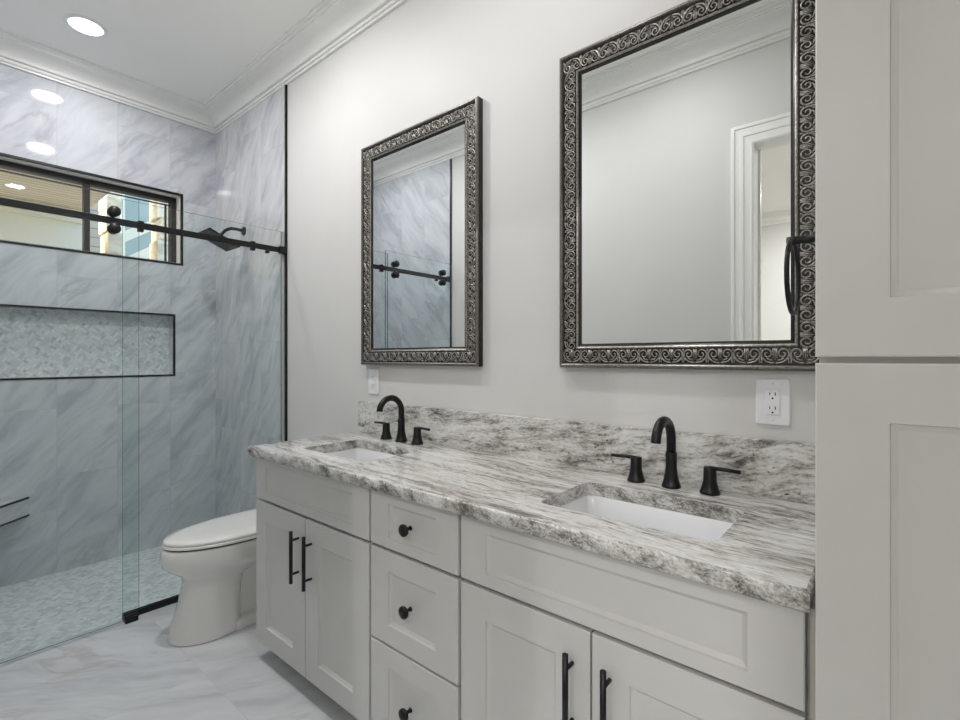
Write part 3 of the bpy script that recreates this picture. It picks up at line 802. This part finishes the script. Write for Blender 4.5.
# shower head
sh = thing('rain_showerhead', 'black square rain shower head on a curved arm from the tiled wall', 'shower head', (-3.40, 0, 2.14))
bm = B(); lathe(bm, [(.030, .010), (.030, .016), (.022, .022), (.013, .026)], (-3.405, 0, 2.145), '-y', 24); obj('flange', bm, M['black'], sh)
bm = B(); tube(bm, [(-3.405, -.018, 2.145), (-3.405, -.06, 2.148), (-3.405, -.10, 2.145), (-3.405, -.135, 2.125), (-3.397, -.16, 2.095), (-3.388, -.176, 2.070)], .0105, 14); lathe(bm, [(.016, 2.050), (.019, 2.06), (.016, 2.076)], (-3.387, -.181, 0), 'z', 18); obj('arm', bm, M['black'], sh)
bm = B(); Rt = Matrix.Translation((-3.385, -.185, 2.048)) @ Matrix.Rotation(math.radians(-24), 4, 'X')
q = box(bm, -.105, .105, -.105, .105, -.006, .006); bmesh.ops.bevel(bm, geom=bm.edges[:], offset=.003, segments=2, affect='EDGES'); bmesh.ops.transform(bm, matrix=Rt, verts=bm.verts[:]); plate = obj('plate', bm, M['black'], sh)
bm = B()
for i in range(9):
    for j in range(9): lathe(bm, [(.003, -.006), (.002, -.0085)], (-.08+i*.02, -.08+j*.02, 0), 'z', 6)
bmesh.ops.transform(bm, matrix=Rt, verts=bm.verts[:]); obj('nozzles', bm, plain('grey_rubber_nozzles', c(110,112,114), .5), plate)

# ================================================================== OUTSIDE, seen through the high window
bm = B(); box(bm, -14, XS-.3, -8, 10, -.6, -.5); struct('ground', bm, M['ground'])
bm = B(); box(bm, -7.0, XS-.23, -5, -.19, 2.92, 2.97); tag(obj('porch_ceiling', bm, M['outboards']), 'beige plank porch ceiling seen through the high shower window', 'porch ceiling')
pb = thing('porch_beam', 'cream porch beam with stepped trim seen through the left pane of the shower window', 'beam', (-7.1, -2.5, -.5))
bm = B(); box(bm, -7.2, -7.0, -5, -.19, -.5, 2.78); obj('panel', bm, M['outbeam'], pb)
bm = B(); box(bm, -7.0, -6.93, -5, -.19, 2.78, 2.919); box(bm, -6.93, -6.90, -5, -.19, 2.84, 2.919); obj('top_moulding', bm, M['outbeam'], pb, bevel=.01)
def column(y0, y1, x, lab):
    bm = B(); n = 17; rnd = random.Random(int(y0*100))
    for i in range(n):
        z0 = -.5+i*.27; j = rnd.uniform(-.02, .02); jj = rnd.uniform(-.02, .02)
        box(bm, x-.2, x+.15+j*.5, y0+j, y1+jj, z0, z0+.268)
    tag(obj('stone_column', bm, M['outstone'], bevel=.015), lab, 'column', 'pale stone columns outside')
column(-.0, .15, -7.1, 'rough pale stone column behind the rollers in the right pane of the shower window')
column(.53, .72, -7.1, 'rough pale stone column at the right edge of the shower window')
nh = thing('neighbouring_house', 'neighbouring house wall with beige lap siding and tall windows seen through the shower window', 'house', (-9.5, 1, -.5))
bm = B(); box(bm, -9.7, -9.5, -3, .55, -.5, 6); box(bm, -9.7, -9.5, .55, 5, -.5, 6); obj('wall', bm, M['outsiding'], nh)
for y0, y1, z0, z1 in ((-.5, .05, .6, 3.15), (.80, 1.25, -.2, 5.2)):
    bm = B(); box(bm, -9.499, -9.47, y0-.07, y1+.07, z0-.07, z1+.07); w_ = obj('window', bm, M['outbeam'], nh)
    bm = B(); box(bm, -9.468, -9.46, y0, y1, z0, z1); obj('pane', bm, M['outglass'], w_)
bm = B(); box(bm, -8.4, -8.32, .86, .93, -.5, 5.5); tag(obj('downspout', bm, M['outbeam']), 'cream downspout beside the stair stringer outside the shower window', 'downspout')
bm = B()
for dz in (0, .36):
    a = Vector((-8.0, .20, 2.32+dz)); b_ = Vector((-8.0, 1.15, 2.98+dz)); u = Vector((0,0,.15)); w_ = Vector((.08,0,0))
    loft(bm, [[a, a+u, a+u+w_, a+w_], [b_, b_+u, b_+u+w_, b_+w_]], smooth=False)
for yy in (.24, 1.08): box(bm, -7.99, -7.93, yy, yy+.06, -.5, 2.72+(yy-.2)*.7)
tag(obj('stair_rail', bm, M['outbeam']), 'sloping cream stair rail outside the right pane of the shower window', 'stair rail')
